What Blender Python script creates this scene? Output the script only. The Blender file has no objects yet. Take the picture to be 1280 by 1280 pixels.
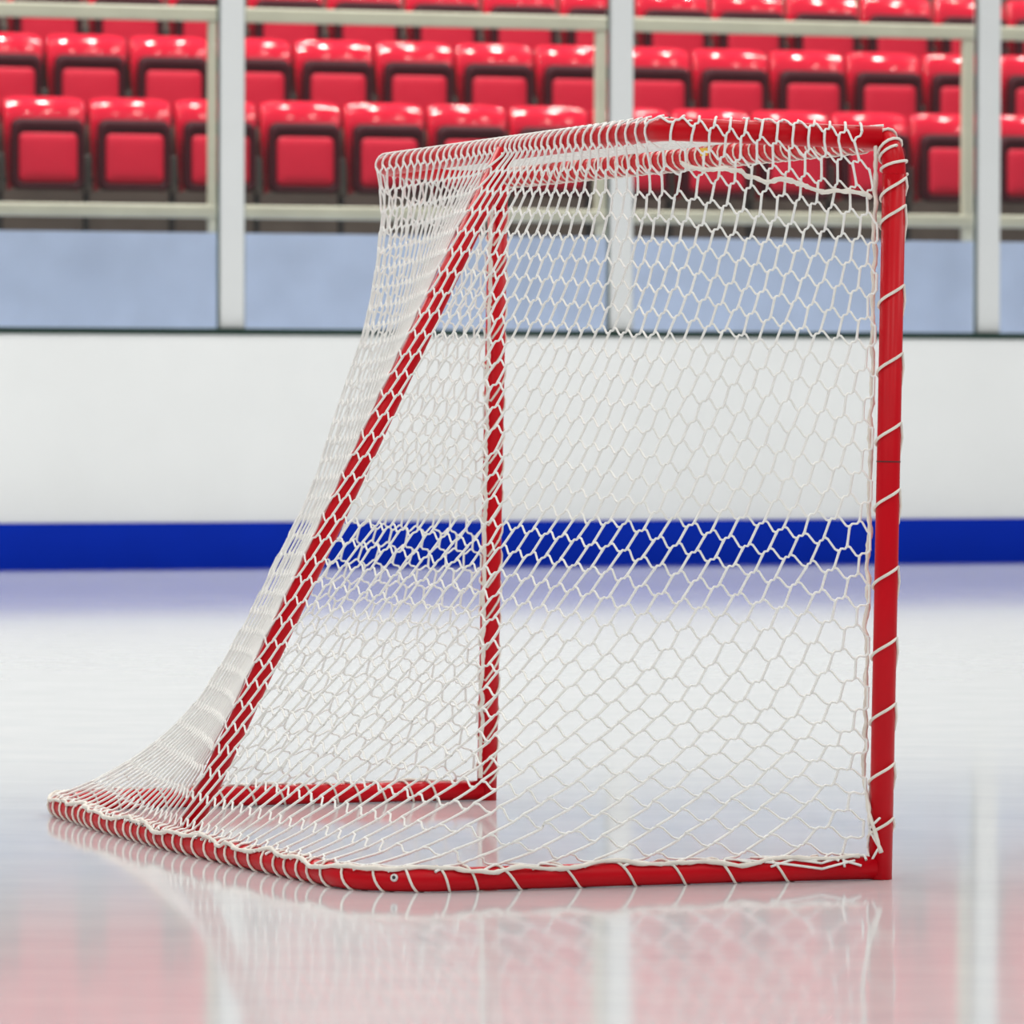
import bpy, bmesh, math, random
from mathutils import Vector, Matrix
random.seed(7)
PI = math.pi
scene = bpy.context.scene
col = scene.collection

# ------------------------------------------------------------------ materials
def srgb(r, g, b):
    f = lambda c: (c/255/12.92) if c/255 <= .04045 else ((c/255+.055)/1.055)**2.4
    return (f(r), f(g), f(b), 1.0)

def mat(name, color, rough=.5, metal=0.0, spec=.5, coat=0.0, var=0.0, vscale=20.0, bump=0.0, bscale=60.0, ior=1.5):
    m = bpy.data.materials.new(name)
    m.use_nodes = True
    nt = m.node_tree
    b = nt.nodes['Principled BSDF']
    b.inputs['Roughness'].default_value = rough
    b.inputs['Metallic'].default_value = metal
    b.inputs['IOR'].default_value = ior
    b.inputs['Specular IOR Level'].default_value = spec
    b.inputs['Coat Weight'].default_value = coat
    b.inputs['Coat Roughness'].default_value = .08
    tc = nt.nodes.new('ShaderNodeTexCoord')
    if var > 0:
        n = nt.nodes.new('ShaderNodeTexNoise')
        n.inputs['Scale'].default_value = vscale
        n.inputs['Detail'].default_value = 5
        nt.links.new(tc.outputs['Object'], n.inputs['Vector'])
        r = nt.nodes.new('ShaderNodeValToRGB')
        r.color_ramp.elements[0].position = .3
        r.color_ramp.elements[1].position = .7
        r.color_ramp.elements[0].color = tuple(c*(1-var) for c in color[:3])+(1,)
        r.color_ramp.elements[1].color = tuple(min(1, c*(1+var)) for c in color[:3])+(1,)
        nt.links.new(n.outputs['Fac'], r.inputs['Fac'])
        nt.links.new(r.outputs['Color'], b.inputs['Base Color'])
    else:
        b.inputs['Base Color'].default_value = color
    if bump > 0:
        n2 = nt.nodes.new('ShaderNodeTexNoise')
        n2.inputs['Scale'].default_value = bscale
        n2.inputs['Detail'].default_value = 4
        nt.links.new(tc.outputs['Object'], n2.inputs['Vector'])
        bp = nt.nodes.new('ShaderNodeBump')
        bp.inputs['Strength'].default_value = bump
        bp.inputs['Distance'].default_value = .01
        nt.links.new(n2.outputs['Fac'], bp.inputs['Height'])
        nt.links.new(bp.outputs['Normal'], b.inputs['Normal'])
    return m

M = {}
M['red'] = mat('red_enamel', (.60, .0012, .009, 1), .36, spec=.2, coat=.0, var=.06, vscale=9)
M['seam'] = mat('dark_red_seam', (.12, .002, .004, 1), .5)
M['cord'] = mat('white_cord', (.93, .92, .885, 1), .75, spec=.2, var=.04, vscale=30)
M['lace'] = mat('cream_lacing', (.86, .81, .73, 1), .7, spec=.2, var=.1, vscale=25)
M['bolt'] = mat('pale_bolt', (.8, .78, .75, 1), .4)
M['dark'] = mat('bolt_socket', (.03, .03, .03, 1), .5)
M['yellow'] = mat('yellow_tag', (.8, .5, .03, 1), .5)
M['board'] = mat('board_white', (.86, .875, .87, 1), .35, var=.018, vscale=2.2, spec=.4)
M['kick'] = mat('kickplate_blue', (.0006, .026, .44, 1), .5, spec=.08, var=.05, vscale=3)
M['sill'] = mat('dark_green_sill', (.004, .028, .018, 1), .4)
M['stanchion'] = mat('stanchion_white', (.72, .74, .74, 1), .35, var=.02, vscale=3)
M['gasket'] = mat('glass_edge_green', (.02, .07, .05, 1), .3)
M['wall'] = mat('stand_wall_blue_grey', (.50, .59, .80, 1), .6, var=.06, vscale=5)
M['conc'] = mat('dark_concrete', (.11, .09, .075, 1), .8, var=.2, vscale=4)
M['rail'] = mat('beige_rail', (.56, .54, .42, 1), .35, var=.05, vscale=6)
M['seat'] = mat('red_seat_plastic', (.70, .008, .036, 1), .13, spec=.45, coat=.3, bump=.05, bscale=12)
M['pan'] = mat('red_seat_pan', (.62, .010, .038, 1), .38, spec=.3, bump=.25, bscale=22)
M['pan_shade'] = mat('maroon_pan_shade', (.05, .003, .008, 1), .5, spec=.2)  # dark colour stands in for the shade around the seat panel
M['leg'] = mat('dark_leg', (.03, .028, .027, 1), .5)
M['bracket'] = mat('grey_bracket', (.12, .105, .09, 1), .5)

def ice_material():
    m = bpy.data.materials.new('ice')
    m.use_nodes = True
    nt = m.node_tree; b = nt.nodes['Principled BSDF']
    tc = nt.nodes.new('ShaderNodeTexCoord')
    mp = nt.nodes.new('ShaderNodeMapping')
    mp.inputs['Scale'].default_value = (1.2, 2.2, 1)
    nt.links.new(tc.outputs['Object'], mp.inputs['Vector'])
    n = nt.nodes.new('ShaderNodeTexNoise'); n.inputs['Scale'].default_value = 3.0; n.inputs['Detail'].default_value = 8
    nt.links.new(mp.outputs['Vector'], n.inputs['Vector'])
    r = nt.nodes.new('ShaderNodeValToRGB')
    r.color_ramp.elements[0].position = .3; r.color_ramp.elements[1].position = .7
    r.color_ramp.elements[0].color = (.715, .74, .765, 1); r.color_ramp.elements[1].color = (.775, .795, .81, 1)
    nt.links.new(n.outputs['Fac'], r.inputs['Fac'])
    nt.links.new(r.outputs['Color'], b.inputs['Base Color'])
    rr = nt.nodes.new('ShaderNodeMapRange')
    rr.inputs['To Min'].default_value = .066; rr.inputs['To Max'].default_value = .092
    nt.links.new(n.outputs['Fac'], rr.inputs['Value'])
    nt.links.new(rr.outputs['Result'], b.inputs['Roughness'])
    b.inputs['IOR'].default_value = 1.34
    # skate scratches and gentle waviness
    n2 = nt.nodes.new('ShaderNodeTexNoise'); n2.inputs['Scale'].default_value = 2.5; n2.inputs['Detail'].default_value = 10; n2.inputs['Roughness'].default_value = .65
    nt.links.new(mp.outputs['Vector'], n2.inputs['Vector'])
    bp = nt.nodes.new('ShaderNodeBump'); bp.inputs['Strength'].default_value = .0035; bp.inputs['Distance'].default_value = .01
    nt.links.new(n2.outputs['Fac'], bp.inputs['Height'])
    nt.links.new(bp.outputs['Normal'], b.inputs['Normal'])
    return m
M['ice'] = ice_material()

def glass_material():
    m = bpy.data.materials.new('rink_glass')
    m.use_nodes = True
    nt = m.node_tree; nt.nodes.clear()
    out = nt.nodes.new('ShaderNodeOutputMaterial')
    mx = nt.nodes.new('ShaderNodeMixShader')
    fr = nt.nodes.new('ShaderNodeFresnel'); fr.inputs['IOR'].default_value = 1.4
    tr = nt.nodes.new('ShaderNodeBsdfTransparent'); tr.inputs['Color'].default_value = (.975, .985, .98, 1)
    gl = nt.nodes.new('ShaderNodeBsdfGlossy'); gl.inputs['Roughness'].default_value = .03
    nt.links.new(fr.outputs[0], mx.inputs[0]); nt.links.new(tr.outputs[0], mx.inputs[1]); nt.links.new(gl.outputs[0], mx.inputs[2])
    nt.links.new(mx.outputs[0], out.inputs['Surface'])
    return m
M['glass'] = glass_material()

# ------------------------------------------------------------------ mesh helpers
class MB:
    def __init__(s): s.v = []; s.f = []
    def tube(s, pts, r, n=8, cap=True, closed=False):
        """swept tube; r a number or one per point"""
        pts = [Vector(p) for p in pts]
        k = len(pts)
        rs = r if isinstance(r, (list, tuple)) else [r]*k
        base = len(s.v)
        tang = []
        for i in range(k):
            if closed: t = pts[(i+1) % k]-pts[i-1]
            else: t = pts[min(i+1, k-1)]-pts[max(i-1, 0)]
            if t.length < 1e-9: t = Vector((0, 0, 1))
            tang.append(t.normalized())
        t0 = tang[0]
        a = Vector((0, 0, 1)) if abs(t0.z) < .9 else Vector((1, 0, 0))
        nrm = (a-t0*a.dot(t0)).normalized()
        for i in range(k):
            t = tang[i]
            nrm = nrm-t*nrm.dot(t)
            if nrm.length < 1e-6:
                a = Vector((0, 0, 1)) if abs(t.z) < .9 else Vector((1, 0, 0))
                nrm = a-t*a.dot(t)
            nrm.normalize()
            bn = t.cross(nrm)
            for j in range(n):
                an = 2*PI*j/n
                s.v.append(pts[i]+(nrm*math.cos(an)+bn*math.sin(an))*rs[i])
        m = k if closed else k-1
        for i in range(m):
            i2 = (i+1) % k
            for j in range(n):
                j2 = (j+1) % n
                s.f.append((base+i*n+j, base+i*n+j2, base+i2*n+j2, base+i2*n+j))
        if cap and not closed:
            s.f.append(tuple(base+j for j in reversed(range(n))))
            s.f.append(tuple(base+(k-1)*n+j for j in range(n)))
    def box(s, x0, x1, y0, y1, z0, z1):
        b = len(s.v)
        s.v += [Vector(p) for p in ((x0,y0,z0),(x1,y0,z0),(x1,y1,z0),(x0,y1,z0),(x0,y0,z1),(x1,y0,z1),(x1,y1,z1),(x0,y1,z1))]
        s.f += [tuple(b+i for i in q) for q in ((0,3,2,1),(4,5,6,7),(0,1,5,4),(1,2,6,5),(2,3,7,6),(3,0,4,7))]
    def grid(s, rows, close=False):
        b = len(s.v); n = len(rows[0])
        for r in rows: s.v += [Vector(p) for p in r]
        for i in range(len(rows)-1):
            for j in range(n if close else n-1):
                j2 = (j+1) % n
                s.f.append((b+i*n+j, b+i*n+j2, b+(i+1)*n+j2, b+(i+1)*n+j))
    def build(s, name, m, parent=None, smooth=True, bevel=0.0, subsurf=0, solid=0.0, fixn=False):
        me = bpy.data.meshes.new(name)
        me.from_pydata([tuple(p) for p in s.v], [], s.f)
        if fixn:
            bm = bmesh.new(); bm.from_mesh(me); bmesh.ops.recalc_face_normals(bm, faces=bm.faces); bm.to_mesh(me); bm.free()
        me.update()
        if smooth:
            for p in me.polygons: p.use_smooth = True
        me.materials.append(m)
        o = bpy.data.objects.new(name, me)
        col.objects.link(o)
        if parent: o.parent = parent
        if solid:
            q = o.modifiers.new('s', 'SOLIDIFY'); q.thickness = solid; q.offset = 0
        if bevel:
            q = o.modifiers.new('b', 'BEVEL'); q.width = bevel; q.segments = 3; q.limit_method = 'ANGLE'
            for p in me.polygons: p.use_smooth = False
        if subsurf:
            q = o.modifiers.new('u', 'SUBSURF'); q.levels = subsurf; q.render_levels = subsurf
        return o

def tag(o, label=None, cat=None, group=None, kind=None):
    if label: o['label'] = label
    if cat: o['category'] = cat
    if group: o['group'] = group
    if kind: o['kind'] = kind
    return o
def empty(name, loc=(0, 0, 0), rz=0.0):
    o = bpy.data.objects.new(name, None)
    o.empty_display_size = .2
    o.location = loc; o.rotation_euler = (0, 0, rz)
    col.objects.link(o)
    return o

def fillet(pts, radii, seg=8):
    """polyline with rounded corners"""
    pts = [Vector(p) for p in pts]
    out = [pts[0]]
    for i in range(1, len(pts)-1):
        r = radii[i-1]
        a = (pts[i-1]-pts[i]).normalized(); b = (pts[i+1]-pts[i]).normalized()
        ang = a.angle(b)
        if r <= 0 or ang > PI-.01: out.append(pts[i]); continue
        d = r/math.tan(ang/2)
        p0 = pts[i]+a*d; p1 = pts[i]+b*d
        c = pts[i]+(a+b).normalized()*(r/math.sin(ang/2))
        v0 = p0-c; v1 = p1-c
        tot = v0.angle(v1); ax = v0.cross(v1).normalized()
        for k in range(seg+1):
            out.append(c+Matrix.Rotation(tot*k/seg, 3, ax) @ v0)
    out.append(pts[-1])
    return out
def lengths(pts):
    L = [0.0]
    for a, b in zip(pts, pts[1:]): L.append(L[-1]+(b-a).length)
    return L
class Path:
    """arc length parametrised polyline"""
    def __init__(s, pts):
        s.p = [Vector(q) for q in pts]; s.L = lengths(s.p); s.len = s.L[-1]; s.wt = None
    def at(s, d):
        d = max(0.0, min(s.len, d))
        import bisect
        i = min(max(bisect.bisect_right(s.L, d)-1, 0), len(s.p)-2)
        seg = s.L[i+1]-s.L[i]
        t = 0 if seg < 1e-9 else (d-s.L[i])/seg
        return s.p[i].lerp(s.p[i+1], t)
    def w(s, w):
        if s.wt is None: return s.at(w*s.len)
        import bisect
        i = min(max(bisect.bisect_right(s.wt, w)-1, 0), len(s.p)-2)
        seg = s.wt[i+1]-s.wt[i]
        t = max(0, min(1, 0 if seg < 1e-9 else (w-s.wt[i])/seg))
        return s.p[i].lerp(s.p[i+1], t)
    def by_height(s, k):
        """parameter that follows the height (k) and the length (1-k)"""
        z0, z1 = s.p[0].z, s.p[-1].z; m = 0; s.wt = []
        for p, L in zip(s.p, s.L):
            m = max(m, k*(z0-p.z)/(z0-z1)+(1-k)*L/s.len); s.wt.append(m)
        return s
    def tan(s, d):
        return (s.at(d+.004)-s.at(d-.004)).normalized()
def catmull(pts, n=6):
    P = [Vector(p) for p in pts]; P = [P[0]*2-P[1]]+P+[P[-1]*2-P[-2]]
    out = []
    for i in range(1, len(P)-2):
        for k in range(n):
            t = k/n
            a, b, c, d = P[i-1:i+3]
            out.append(.5*((2*b)+(c-a)*t+(2*a-5*b+4*c-d)*t*t+(3*b-a-3*c+d)*t**3))
    out.append(P[-2])
    return out

# ------------------------------------------------------------------ setting: ice, boards, stand
STAND = Matrix.Translation((0, 25.456, 0)) @ Matrix.Rotation(math.atan2(.3017, .9534), 4, 'Z')
def in_stand(o, s=0.0, d=0.0, z=0.0):
    o.matrix_world = STAND @ Matrix.Translation((s, d, z))
    return o
def stand_box(name, m, s0, s1, d0, d1, z0, z1, kind='structure', bevel=0.0):
    b = MB(); b.box(s0, s1, d0, d1, z0, z1)
    o = b.build(name, m, smooth=False, bevel=bevel)
    in_stand(o)
    if kind: o['kind'] = kind
    return o

b = MB(); b.box(-16, 16, -2, 33, -.06, 0)
ice = b.build('floor', M['ice'], smooth=False); tag(ice, 'glossy white ice of the rink', 'ice', kind='structure')
SA, SB = -9.0, 10.0
KZ, BZ = .215, 1.083
tag(stand_box('wall_boards', M['board'], SA, SB, 0, .14, 0, BZ), 'white rink boards above the blue kickplate', 'boards')
tag(stand_box('baseboard_boards', M['kick'], SA, SB, -.012, -.0005, .0, KZ), 'blue kickplate along the bottom of the boards', 'kickplate')
tag(stand_box('trim_1', M['sill'], SA, SB, -.012, .15, BZ+.0005, BZ+.031), 'dark green sill on top of the white boards', 'sill')
GZ0, GZ1 = BZ+.0315, 3.4
ST = [(-1.413, -1.298), (.495, .607), (2.376, 2.489)]
names = ['white steel stanchion standing on the boards left of the goal', 'white steel stanchion in the middle, partly behind the goal net', 'white steel stanchion at the right edge beyond the near post']
for (a, c), lb in zip(ST, names):
    t = empty('stanchion'); in_stand(t, (a+c)/2, .05, GZ0)
    w = (c-a)/2
    q = MB(); q.box(-w, w, -.03, .05, 0, GZ1-GZ0); q.build('upright', M['stanchion'], t, bevel=.006)
    for sx in (-1, 1):
        q = MB(); x0 = sx*(w+.0045); q.box(x0-.0038, x0+.0038, -.005, .018, 0, GZ1-GZ0-.1)
        q.build('gasket', M['gasket'], t, smooth=False)['label'] = 'dark green glazing gasket'
    tag(t, lb, 'stanchion', 'stanchions of the rink glass')
edges = [SA]+[e for p in ST for e in p]+[SB]
for i in range(4):
    a, c = edges[2*i], edges[2*i+1]
    o = stand_box('window_%d' % (i+1), M['glass'], a+(.009 if i else 0), c-(.009 if i < 3 else 0), .05, .062, GZ0, GZ1)
    tag(o, ['clear rink glass pane left of the first stanchion', 'clear rink glass pane behind the left of the goal', 'clear rink glass pane behind the right of the goal', 'clear rink glass pane at the right edge'][i], 'glass')

WD, WZ = 1.5, 1.6
tag(stand_box('wall_stand', M['wall'], SA, SB, WD-.05, WD+.13, 0, WZ), 'blue grey front wall of the seating stand', 'wall')
# terrace of the stand
ROWS = 4
RISE, DEPTH, D0, Z0, F0 = .387, .9, 3.0, 2.345, 1.545
q = MB()
prof = [(WD+.131, 0), (WD+.131, F0)]
for r in range(ROWS):
    y1 = D0+.35+DEPTH*r
    prof += [(y1, F0+RISE*r), (y1, F0+RISE*(r+1))]
prof += [(D0+.35+DEPTH*ROWS+1.5, F0+RISE*ROWS), (D0+.35+DEPTH*ROWS+1.5, 0)]
q.grid([[(SA, y, z) for y, z in prof], [(SB, y, z) for y, z in prof]], close=True)
o = q.build('floor_stand', M['conc'], smooth=False); in_stand(o); tag(o, 'dark stepped concrete terrace under the red seats', 'terrace', kind='structure')
o = stand_box('wall_back', M['conc'], SA, SB, D0+.35+DEPTH*ROWS+1.51, D0+.35+DEPTH*ROWS+1.7, 0, 8.0); tag(o, 'dark back wall of the stand', 'wall')

# railing on the stand wall
t = empty('railing'); in_stand(t, 0, WD+.04, WZ)
tag(t, 'beige tubular metal railing on the blue grey stand wall', 'railing')
def rbox(name, x0, x1, z0, z1, dd=.025):
    q = MB(); q.box(x0, x1, -dd, dd, z0, z1); return q.build(name, M['rail'], t, bevel=.012)
rbox('top_rail', SA, SB, 1.040, 1.112)
rbox('bottom_rail', SA, SB, .075, .140)
for px in (-5.05, -3.05, -1.055, .951, 2.939, 4.93, 6.93):
    rbox('rail_post', px-.033, px+.033, .0005, 1.039, .022)

# ------------------------------------------------------------------ stadium seats
def make_seat():
    root = empty('stadium_seat')
    # backrest shell: vertical profile swept across a gently curved width; origin at top of the back, floor at z=-.8
    q = MB()
    prof = [(.065, -.47), (.045, -.36), (.020, -.25), (.010, -.17), (.006, -.125), (.009, -.10), (.016, -.07), (.029, -.04), (.040, -.025), (.052, -.014), (.071, -.004), (.085, -.001), (.095, -.008), (.098, -.03), (.098, -.08), (.098, -.2), (.105, -.36), (.115, -.47)]
    rows = []
    N = 12
    for i in range(N+1):
        x = -1+2*i/N
        xx = .207*math.sin(x*PI/2*.98)/math.sin(PI/2*.98)
        e = abs(xx)/.207
        cy = -.045*e**2.5          # wings come forward
        dz = -.018*e**6
        sh = 1-.0*e
        rows.append([(xx*(1.0 if z > -.2 else 1.0-.12*((-.2-z)/.27)), y*sh+cy, z+dz) for y, z in prof])
    q.grid(rows, close=True)
    nb = len(prof)
    q.f.append(tuple(range(nb))); q.f.append(tuple(N*nb+i for i in reversed(range(nb))))
    q.build('backrest', M['seat'], root, fixn=True)
    # folded seat pan: tray coloured dark for the gap shade, with a rounded top lip and a red panel inside
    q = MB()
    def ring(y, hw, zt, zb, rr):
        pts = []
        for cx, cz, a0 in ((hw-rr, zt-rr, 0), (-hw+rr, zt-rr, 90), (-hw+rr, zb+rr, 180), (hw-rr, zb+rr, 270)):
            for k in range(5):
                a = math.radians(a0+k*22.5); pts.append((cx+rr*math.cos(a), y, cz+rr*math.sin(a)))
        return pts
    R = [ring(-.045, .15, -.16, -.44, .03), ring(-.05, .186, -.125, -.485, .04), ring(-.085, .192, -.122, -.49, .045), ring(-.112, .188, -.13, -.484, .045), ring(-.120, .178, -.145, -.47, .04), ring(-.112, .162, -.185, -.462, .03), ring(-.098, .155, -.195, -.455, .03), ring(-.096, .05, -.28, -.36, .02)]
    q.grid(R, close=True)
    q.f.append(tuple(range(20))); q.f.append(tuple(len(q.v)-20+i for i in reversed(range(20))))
    q.build('shaded_pan_frame', M['pan_shade'], root, fixn=True)
    q = MB()
    R = [ring(-.1, .153, -.197, -.452, .03), ring(-.108, .152, -.198, -.451, .03), ring(-.115, .143, -.207, -.442, .03), ring(-.119, .10, -.24, -.40, .03), ring(-.120, .03, -.31, -.34, .01)]
    q.grid(R, close=True)
    q.f.append(tuple(range(20))); q.f.append(tuple(len(q.v)-20+i for i in reversed(range(20))))
    q.build('seat_pan', M['pan'], root, fixn=True)
    # bracket and foot at the left-hand side of each seat
    q = MB(); q.box(-.2475, -.2075, -.02, .05, -.50, -.30); q.build('bracket', M['bracket'], root, bevel=.012)
    q = MB(); q.box(-.2415, -.2135, .0, .045, -.799, -.50); q.box(-.255, -.200, -.05, .09, -.7998, -.79); q.build('leg', M['leg'], root, bevel=.004)
    q = MB(); q.tube([(-.2275, .04, -.43), (.20, .04, -.43)], .016, 8); q.build('crossbar', M['bracket'], root)
    return root
def children(o): return [c for c in bpy.data.objects if c.parent == o]
proto = make_seat()
pkids = children(proto)
used = False
def place_seat(s, r):
    global used
    if not used: o = proto; used = True
    else:
        o = proto.copy(); col.objects.link(o)
        for ch in pkids:
            c = ch.copy(); col.objects.link(c); c.parent = o
    in_stand(o, s, D0+DEPTH*r, Z0+RISE*r)
    return o
PITCH = .4555
anchor = {0: .694, 1: 1.125, 2: 1.555}
rowname = ['front row', 'second row', 'third row']
ordn = ['first', 'second', 'third', 'fourth', 'fifth', 'sixth', 'seventh', 'eighth', 'ninth', 'tenth', 'eleventh', 'twelfth', 'thirteenth', 'fourteenth', 'fifteenth', 'sixteenth']
FPX, CAMH, HOR = 6750.0, .811, 493.0
def col_px(s, d):
    p = STAND @ Vector((s, d, 0)); return 640+FPX*p.x/p.y
for r in range(ROWS-1):
    a = anchor.get(r, 1.555+.2*(r-2))
    ss = [a+PITCH*k for k in range(-14, 16)]
    vis = [s for s in ss if -48 < col_px(s, D0+DEPTH*r) < 1332]
    for k in (1, 2):                         # the rows run on past both edges of the picture
        for s in (vis[0]-PITCH*k, vis[-1]+PITCH*k):
            tag(place_seat(s, r), 'red folding stadium seat of the %s, beyond the edge of the picture' % rowname[r], 'seat', 'red stadium seats past the edges, '+rowname[r])
    for i, s in enumerate(vis):
        o = place_seat(s, r)
        if r < 3:
            tag(o, 'red folding plastic stadium seat, %s of the stand, %s from the left edge' % (rowname[r], ordn[i]), 'seat', 'red stadium seats, '+rowname[r])
        else:
            tag(o, 'red folding stadium seat in the high rows', 'seat', 'red stadium seats in the high rows')

# ------------------------------------------------------------------ hockey goal
# local frame: x along the goal line (near post +x), y towards the rear of the goal, z up
ux = Vector((.357, -.934, 0)).normalized(); uy = Vector((-.934, -.357, 0)).normalized()
goal = empty('hockey_goal')
goal.matrix_world = Matrix(((ux.x, uy.x, 0, .2845), (ux.y, uy.y, 0, 9.9095), (0, 0, 1, 0), (0, 0, 0, 1)))
tag(goal, 'red tubular steel ice hockey goal with white laced netting, standing on the ice', 'goal')
TR = .0195                       # tube radius
PX = .9354                       # half distance of the posts
LEAN = -.022                     # the posts lean forward a little
ZC = 1.2425                      # crossbar centre
def post_pt(sx, z): return Vector((sx*PX, LEAN*z/ZC, z))
RB = .062
for sx in (1, -1):
    q = MB(); q.tube([post_pt(sx, .0005), post_pt(sx, .5), post_pt(sx, ZC-RB)], TR+.0003, 24)
    o = q.build('post', M['red'], goal)
    if sx == 1:
        zz = .7
        q = MB(); q.tube([post_pt(1, zz-.0012), post_pt(1, zz+.0012)], TR+.0008, 24); q.build('joint_seam', M['seam'], o)['label'] = 'dark seam around the post'
cbp = fillet([post_pt(-1, ZC-RB), post_pt(-1, ZC), post_pt(1, ZC), post_pt(1, ZC-RB)], [RB*.999, RB*.999], 10)
crossbar = Path(cbp)
q = MB(); q.tube(cbp, TR, 24); q.build('crossbar', M['red'], goal)
# base rail
BD, BR = .948, .15
BX1, BX2 = .915, -.945
basep = fillet([(PX, .012, TR+.0005), (BX1, .30, TR+.0005), (BX1-.01, .897, TR+.0005), (.42, .933, TR+.0005), (0, BD, TR+.0005), (-.45, .942, TR+.0005), (BX2+.01, .915, TR+.0005), (BX2, .30, TR+.0005), (-PX, .012, TR+.0005)], [.3, BR, 1.2, 1.2, 1.2, BR, .3], 12)
base = Path(basep)
q = MB(); q.tube(basep, TR, 24); q.build('base_rail', M['red'], goal)
# top rail: a trapezoid behind the crossbar, rising a little towards the rear
TXR, TYR, TZR = .80, .315, 1.2555
topp = fillet([post_pt(1, ZC)+Vector((-.03, .012, 0)), (TXR, TYR+.02, TZR), (-TXR+.03, TYR-.035, TZR), post_pt(-1, ZC)+Vector((.03, .012, 0))], [.06, .06], 12)
topr = Path(topp)
q = MB(); q.tube(topp, TR, 24); q.build('top_rail', M['red'], goal)
# centre strut from the base rail up to the top rail
sb = Vector((0, BD-.026, TR+.010)); stp = Vector((0, TYR+.002, TZR-.004))
q = MB(); q.tube([sb, sb.lerp(stp, .5), stp], TR*.98, 24); q.build('center_strut', M['red'], goal)
# bolts
def bolt(p, d):
    q = MB(); d = Vector(d).normalized()
    q.tube([p, p+d*.003], [.0068, .006], 16); o = q.build('bolt', M['bolt'], goal); o['label'] = 'pale round bolt head'
    q = MB(); q.tube([p+d*.0028, p+d*.0034], .003, 12); q.build('socket', M['dark'], o)
bolt(Vector((.806, .30, TZR+.006)) + Vector((TR*.82, .002, .003)), (.9, .2, .35))

# ---------------- netting
NS, NR = 12, 21                  # strands: side panel, half of the rear panel
NROW = 34
# anchor lines down the net (arc length parametrised)
def ridge(sx):
    pr = [(1.277, .300, .795), (1.262, .315, .80), (1.24, .310, .80), (1.17, .298, .797), (1.08, .300, .803), (1.0, .309, .812), (.92, .324, .822), (.846, .343, .833), (.752, .370, .846), (.643, .400, .857), (.564, .432, .867), (.486, .470, .877), (.369, .524, .888), (.252, .590, .898), (.15, .668, .905), (.085, .745, .908), (.055, .815, .902), (.046, .868, .888)]
    return Path(catmull([(sx*(x-(.012 if sx < 0 and z > .9 else 0)), y+.012-(.014*max(0, z-.3) if sx < 0 else 0), z) for z, y, x in pr], 4)).by_height(.65)
def strut_line():
    n = Vector((0, (stp-sb).z*-1, (stp-sb).y)).normalized()
    n = -n if n.y < 0 else n
    p = [Vector((0, stp.y-.006, TZR+TR+.003)), Vector((0, stp.y+.014, TZR+.016)), Vector((0, stp.y+TR+.004, TZR-.004))]
    for k in range(9):
        t = .05+.93*k/8
        p.append(stp.lerp(sb, t)+n*(TR+.003))
    p.append(Vector((0, BD+.002, .046)))
    return Path(p)
def post_line(sx):
    return Path([post_pt(sx, ZC+TR+.002)+Vector((-sx*.02, .015, 0)), post_pt(sx, ZC-.01)+Vector((-sx*.004, TR+.006, 0)), post_pt(sx, .6)+Vector((-sx*.012, TR+.006, 0)), post_pt(sx, .05)+Vector((-sx*.006, TR+.006, 0))])
LN = {0: post_line(1), NS: ridge(1), NS+NR: strut_line(), NS+2*NR: ridge(-1), 2*NS+2*NR: post_line(-1)}
UA = sorted(LN)
UMAX = UA[-1]
# lower hem follows the base tube, upper hem the top tube
HB = [.0, 0, 0]
def seg_of(u):
    """segment of the net and the position in it; strands crowd towards the strut"""
    u = max(0, min(UMAX, u))
    for k, (a, c) in enumerate(zip(UA, UA[1:])):
        if a <= u <= c:
            t = (u-a)/(c-a)
            if k == 1: t = 1.33*t-.33*t*t
            elif k == 2: t = .75*t+.25*t*t
            return k, a, c, t
def mix(marks, u):
    k, a, c, t = seg_of(u)
    return marks[a]*(1-t)+marks[c]*t
BM = {0: .02, NS: .81, NS+NR: base.len/2, NS+2*NR: base.len-.81, UMAX: base.len-.02}
TM = {0: .035, NS: .345, NS+NR: topr.len/2, NS+2*NR: topr.len-.335, UMAX: topr.len-.035}
def frame(path, d):
    p = path.at(d); tn = path.tan(d); o = Vector((tn.y, -tn.x, 0)).normalized()
    if o.dot(p-Vector((0, .2, 0))) < 0: o = -o
    return p, o
def ring_pt(path, d, deg, rad):
    p, o = frame(path, d); a = math.radians(deg)
    return p+o*(math.cos(a)*rad)+Vector((0, 0, math.sin(a)*rad))
def row_w(u, r):
    """row coordinate -> fraction down the net; rows drop towards the near post"""
    r0, r1 = min(r, 22), max(0, r-22)
    m = {0: 2.1+1.21*r0+.80*r1, NS: .45+1.04*r0+.92*r1, NS+NR: r*1.0, NS+2*NR: .1+.98*r, UMAX: .8+1.04*r}
    return mix(m, u)/NROW
def raw(u, w):
    k, a, c, t = seg_of(u)
    p = LN[a].w(w).lerp(LN[c].w(w), t)
    sag = math.sin(PI*t)*math.sin(PI*min(1, w*1.05))
    if k in (1, 2): p = p+Vector((0, -.035*sag, 0))
    else: p = p+Vector((-.012*sag if k == 0 else .012*sag, 0, 0))
    return p
def soft(u, w):
    q = 1.6
    near = min(abs(u-NS), abs(u-NS-2*NR))
    if near < 4:
        return raw(u, w)*.4+raw(max(0, u-q), w)*.3+raw(min(UMAX, u+q), w)*.3
    return raw(u, w)
W0, W1 = .032, .022
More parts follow.
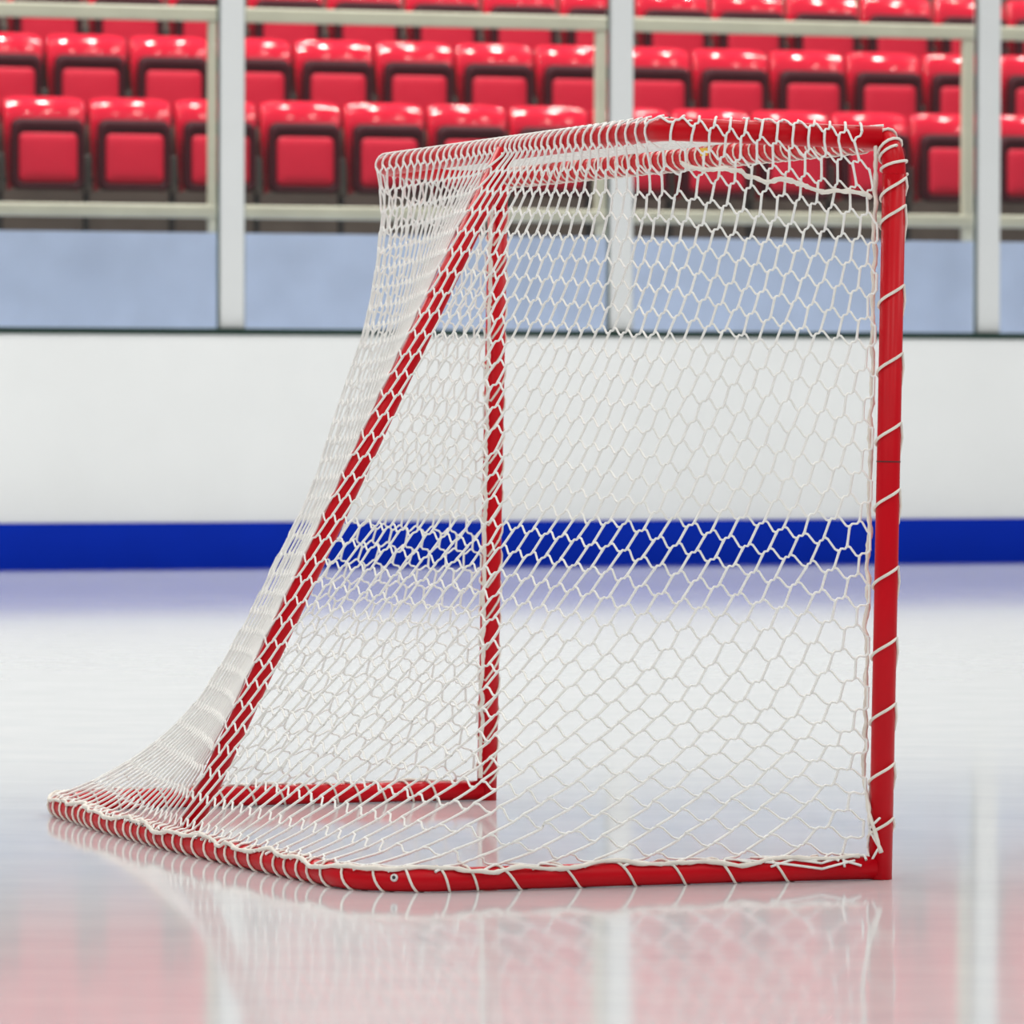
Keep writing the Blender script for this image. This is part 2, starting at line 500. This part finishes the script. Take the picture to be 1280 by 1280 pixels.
def surf(u, w):
    u = max(0, min(UMAX, u)); w = max(0, min(1, w))
    dt = mix(TM, u); db = mix(BM, u)
    if w <= W0:                              # wrapped over the top rail
        return ring_pt(topr, dt, 90-115*w/W0, TR+.0035)
    if w >= 1-W1:                            # laid over the base rail
        return ring_pt(base, db, 98-58*(w-1+W1)/W1, TR+.003)
    p = soft(u, w)
    f = max(0, 1-(w-W0)/.14)**2
    if f > 0: p = p+(ring_pt(topr, dt, -25, TR+.0035)-soft(u, W0))*f
    f = max(0, 1-(1-W1-w)/.16)**2
    if f > 0: p = p+(ring_pt(base, db, 98, TR+.003)-soft(u, 1-W1))*f
    # pressed out by the strut where the net lies on it
    ax = (sb-stp).normalized(); q = p-stp; h = q.dot(ax)
    if 0 < h < (sb-stp).length:
        d = q-ax*h
        if d.length < TR+.0035: p = stp+ax*h+d.normalized()*(TR+.0035)
    return p
CR = .0021                       # cord radius
jit = {}
def node(i2, r, part):
    """mesh joint: i2 = twice the strand position; part 0 = top of the strand, 1 = bottom"""
    key = (i2, r, part)
    if key not in jit:
        u = i2/2
        a = .15
        rr = r+(a if part == 0 else 1-a)
        ju = random.gauss(0, .03) if 0 < u < UMAX else 0
        # the strands are pulled into a slant, more so towards the base
        lean = .085+.02*min(1, max(0, r/15))+.10*max(0, min(1, (r-22)/6))
        lean *= max(0, min(1, u/2))*max(0, min(1, (NS+NR+8-u)/8))
        ju += lean if part == 1 else -lean
        jit[key] = (u+ju, rr+random.gauss(0, .03))
    return jit[key]
def S(n):
    u, r = n
    w = row_w(max(0, min(UMAX, u)), r)
    return u, w
parts = {'side': MB(), 'rear': MB(), 'far': MB()}
def bucket(u): return 'side' if u <= NS else ('rear' if u <= NS+2*NR else 'far')
def cord(n0, n1, joint=False, bow=0.0):
    (u0, r0), (u1, r1) = n0, n1
    w0 = row_w(max(0, min(UMAX, u0)), r0); w1 = row_w(max(0, min(UMAX, u1)), r1)
    if max(w0, w1) <= 0 or min(w0, w1) >= 1: return
    ta, tb = 0.0, 1.0                        # trim where the cord runs past a hem
    if w0 != w1:
        for lim in (0, 1):
            tx = (lim-w0)/(w1-w0)
            if 0 < tx < 1:
                if (w0 < 0 if lim == 0 else w0 > 1): ta = max(ta, tx)
                else: tb = min(tb, tx)
    pts = []
    K = 4
    for k in range(K+1):
        t = ta+(tb-ta)*k/K
        u = u0+(u1-u0)*t; r = r0+(r1-r0)*t+bow*math.sin(2*PI*t)
        w = row_w(max(0, min(UMAX, u)), r)
        pts.append(surf(u, min(1, max(0, w))))
    if (pts[0]-pts[-1]).length < .002: return
    rad = [CR*1.3 if joint else CR*1.15]+[CR*(1.12 if joint else .95)]*(K-1)+[CR*1.3 if joint else CR*1.15]
    parts[bucket((u0+u1)/2)].tube(pts, rad, 5, cap=False)
for r in range(-4, NROW+2):
    off = r % 2
    for i in range(0, UMAX+1):
        i2 = 2*i+off
        if i2 > 2*UMAX: continue
        cord(node(i2, r, 0), node(i2, r, 1), joint=True)
        # links to the two strands of the next row
        for d in (-1, 1):
            j2 = i2+d
            if 0 <= j2 <= 2*UMAX:
                cord(node(i2, r, 1), node(j2, r+1, 0), bow=.06*d)
for k, lb in (('side', 'near side'), ('rear', 'rear'), ('far', 'far side')):
    parts[k].build('rear_net' if k == 'rear' else 'side_net', M['cord'], goal)['label'] = 'white knotted netting of the '+lb

# top netting between the crossbar and the top rail
q = MB()
nx, ny = 56, 12
def top_pt(fx, fy):
    x0 = -PX+.03+(2*PX-.06)*fx
    front = Vector((x0, LEAN+.0, ZC+TR+.002))
    xr = (-TXR+.055)+(2*TXR-.08)*fx
    rear = Vector((xr, TYR-.055+.06*fx, TZR+TR+.001))
    p = front.lerp(rear, fy)
    p.z -= .016*math.sin(PI*fy)
    return p
for r in range(ny):
    off = r % 2
    for i in range(nx+1):
        f = (i+off*.5)/nx
        if f > 1: continue
        y0, y1 = (r+.2)/ny, (r+.8)/ny
        q.tube([top_pt(f, y0), top_pt(f, (y0+y1)/2), top_pt(f, y1)], CR*1.1, 5, cap=False)
        for d in (-.5, .5):
            f2 = f+d/nx
            if 0 <= f2 <= 1: q.tube([top_pt(f, y1), top_pt(f2, min(1, (r+1.2)/ny))], CR*1.2, 5, cap=False)
q.build('top_net', M['cord'], goal)['label'] = 'white netting of the roof'

# ---------------- hem ropes and lacing
def wavy(fn, n, amp, rad, nm, m=M['lace'], sides=6):
    pts = []
    for k in range(n+1):
        t = k/n
        p = fn(t)
        pts.append(p+Vector((random.gauss(0, amp), random.gauss(0, amp), abs(random.gauss(0, amp)))))
    pts = catmull(pts, 3)
    rs = [rad*random.uniform(.8, 1.35) for _ in pts]
    q = MB(); q.tube(pts, rs, sides)
    return q.build(nm, m, goal)
# hem along the base
def base_hem(t):
    d = .03+(base.len-.06)*t
    return ring_pt(base, d, 44+14*math.sin(d*17)+9*math.sin(d*41+1), TR+.0035)
wavy(base_hem, 150, .0022, .0036, 'base_hem_rope')
# hem along the seam under the near top side rail
def side_hem(t):
    u = 11.8*(1-t)+.1*t
    return surf(u, row_w(u, 1.7-.45*t+.12*math.sin(t*19)))+Vector((.003, .002, 0))
wavy(side_hem, 26, .0024, .0040, 'seam_rope')
# vertical hem beside the posts
for sx, nm in ((1, 'near'), (-1, 'far')):
    def post_hem(t, sx=sx):
        z = 1.232*(1-t)+.045*t
        k = max(0, min(1, (.17-z)/.12)) if sx == 1 else 0
        ang = .1+2.0*k
        rad = TR+.0135-.009*min(1, k*4)
        dv = Vector((-sx*math.cos(ang)*.78+sx*.62*math.sin(ang), .62*math.cos(ang)+.78*math.sin(ang), 0)).normalized()
        return post_pt(sx, z)+dv*rad
    wavy(post_hem, 60, .0016, .0036, 'post_hem_rope')

def helix(path, ds, rad, cr, name, seg=14, phase=0.0, squash=1.0):
    """one loop per pair of stations ds along the path, each loop ends where the next begins"""
    pts = []
    for d0, d1 in zip(ds, ds[1:]):
        for k in range(seg):
            t = k/seg
            d = d0+(d1-d0)*t
            p = path.at(d); tn = path.tan(d)
            a = Vector((0, 0, 1)) if abs(tn.z) < .8 else Vector((-1, 0, 0))
            n = (a-tn*a.dot(tn)).normalized(); bn = tn.cross(n)
            an = phase-2*PI*t
            pts.append(p+(n*math.cos(an)+bn*math.sin(an))*rad)
    q = MB(); q.tube(pts, cr, 6)
    return q.build(name, M['lace'], goal)
# near post lacing: steep wraps, each visible strand rises towards the outer side
postpath = Path([post_pt(1, z/50*ZC) for z in range(1, 51)])
def post_wrap(sx, zs, tilt, cr, name):
    pts = []
    n = len(zs)
    for i in range(n):
        z = zs[i]; zn = zs[i+1] if i+1 < n else z-.03
        # front strand (rear/outer face of the post): from net edge up to the outer side, then back round
        seg = 10
        for k in range(seg):
            a = PI*1.0*k/seg
            # angle 0 at the net side (-sx), through the rear-outer face
            c = post_pt(sx, z+tilt*(k/seg))
            ang = a
            dirv = Vector((-sx*math.cos(ang)*.78+sx*.62*math.sin(ang), .62*math.cos(ang)+.78*math.sin(ang), 0)).normalized()
            pts.append(c+dirv*(TR+.0025))
        for k in range(6):
            a = PI+PI*k/6
            c = post_pt(sx, z+tilt+(zn-z-tilt)*(k/6))
            dirv = Vector((-sx*math.cos(a)*.78+sx*.62*math.sin(a), .62*math.cos(a)+.78*math.sin(a), 0)).normalized()
            pts.append(c+dirv*(TR+.0025))
    q = MB(); q.tube(pts, cr, 7)
    return q.build(name, M['lace'], goal)
def z_at(y): return .811+(493.0-y)/6750.0*9.03
zs = [z_at(y) for y in (251, 285, 385, 470, 557, 640, 737, 826, 908, 983, 1052)]
post_wrap(1, zs, .040, .0026, 'post_lacing')
zf = [1.17-.062*k for k in range(19)]
post_wrap(-1, zf, .035, .0022, 'post_lacing')
# crossbar lacing, continued over the bend of the near post
st = [.09+.035*k for k in range(int((crossbar.len-.17)/.035))]
helix(crossbar, st, TR+.0025, .0019, 'crossbar_lacing', phase=PI)
helix(crossbar, [crossbar.len-.085+.0225*k for k in range(5)], TR+.0028, .0026, 'post_lacing', phase=PI*1.15)
p, o = frame(base, .835)
bolt(ring_pt(base, .835, 14, TR-.0004), o+Vector((0, 0, .25)))
# base rail lacing: dense at the rear, open along the near side
ds = []
d = .10
while d < base.len-.06:
    ds.append(d)
    d += (.085 if d < .66 else .052)*random.uniform(.8, 1.25)
helix(base, ds, TR+.0028, .0023, 'base_lacing', seg=16, phase=0)
# loose cords of the net drawn round the foot of the near post
def foot(ang, z):
    dv = Vector((-math.cos(ang)*.78+.62*math.sin(ang), .62*math.cos(ang)+.78*math.sin(ang), 0)).normalized()
    return post_pt(1, z)+dv*(TR+.0025)
q = MB()
for (a0, z0), (a1, z1) in (((.0, .155), (1.0, .085)), ((.1, .115), (1.9, .055)), ((1.9, .055), (.75, .012)), ((.3, .06), (1.2, .03)), ((1.0, .085), (.5, .05)), ((1.95, .105), (1.0, .085))):
    q.tube([foot(a0+(a1-a0)*k/8, z0+(z1-z0)*k/8) for k in range(9)], .0021, 6)
for d0, t0, d1, t1 in ((.03, 85, .10, 30), (.10, 30, .16, 60), (.04, 40, .10, 5), (.10, 5, .20, 45), (.06, 95, .06, 10), (.12, 75, .19, 20), (.16, 60, .22, 85), (.03, 15, .06, 40), (.20, 45, .27, 70)):
    q.tube([ring_pt(base, d0+(d1-d0)*k/6, t0+(t1-t0)*k/6, TR+.0025) for k in range(7)], .0021, 6)
q.build('corner_lacing', M['cord'], goal)
# small yellow tag hanging at the crossbar
q = MB(); p = Vector((.20, .012, ZC+.004)); q.box(p.x-.014, p.x+.014, p.y, p.y+.003, p.z-.006, p.z+.008)
q.build('tag', M['yellow'], goal, smooth=False)['label'] = 'small yellow tag on the crossbar'

# ------------------------------------------------------------------ lights of the rink hall
def lamp(x, y, z, e, size, colr=(1, .97, .92)):
    l = bpy.data.lights.new('unseen_hall_lamp', 'AREA'); l.shape = 'DISK'; l.size = size; l.energy = e; l.color = colr
    o = bpy.data.objects.new('unseen_hall_lamp', l); col.objects.link(o); o.location = (x, y, z)
    return o
for yy, e in ((-3, 125), (4, 125), (11, 130), (18, 140)):
    for xx in (-9, -3, 3, 9):
        lamp(xx, yy, 9.5, e, .9)
for s in (-6.5, -3, 0, 3, 6.5):  # unseen lamps, put over the walkway to brighten stand wall and seat fronts
    p = STAND @ Vector((s, .75, 0)); lamp(p.x, p.y, 9.0, 240, .6)
for s in (-6, -1.5, 3, 7.5):
    p = STAND @ Vector((s, 5.2, 0)); lamp(p.x, p.y, 9.0, 85, .5)
w = bpy.data.worlds.new('hall'); scene.world = w; w.use_nodes = True
bg = w.node_tree.nodes['Background']; bg.inputs[0].default_value = (.92, .96, 1.0, 1); bg.inputs[1].default_value = .25

# ------------------------------------------------------------------ camera
cam = bpy.data.cameras.new('camera'); co = bpy.data.objects.new('camera', cam); col.objects.link(co)
cam.sensor_width = 36; cam.lens = 36*FPX/1280
cam.clip_end = 200
pitch = math.atan((640-HOR)/FPX)
co.location = (0, 0, CAMH)
co.rotation_euler = (Matrix.Rotation(PI/2-pitch, 4, 'X') @ Matrix.Rotation(math.radians(.13), 4, 'Z')).to_euler()
cam.dof.use_dof = True; cam.dof.focus_distance = 9.5; cam.dof.aperture_fstop = cam.lens/19.0
scene.camera = co
scene.view_settings.view_transform = 'Standard'
scene.view_settings.look = 'None'
scene.view_settings.gamma = 1
scene.view_settings.use_curve_mapping = False
scene.view_settings.exposure = 0.25
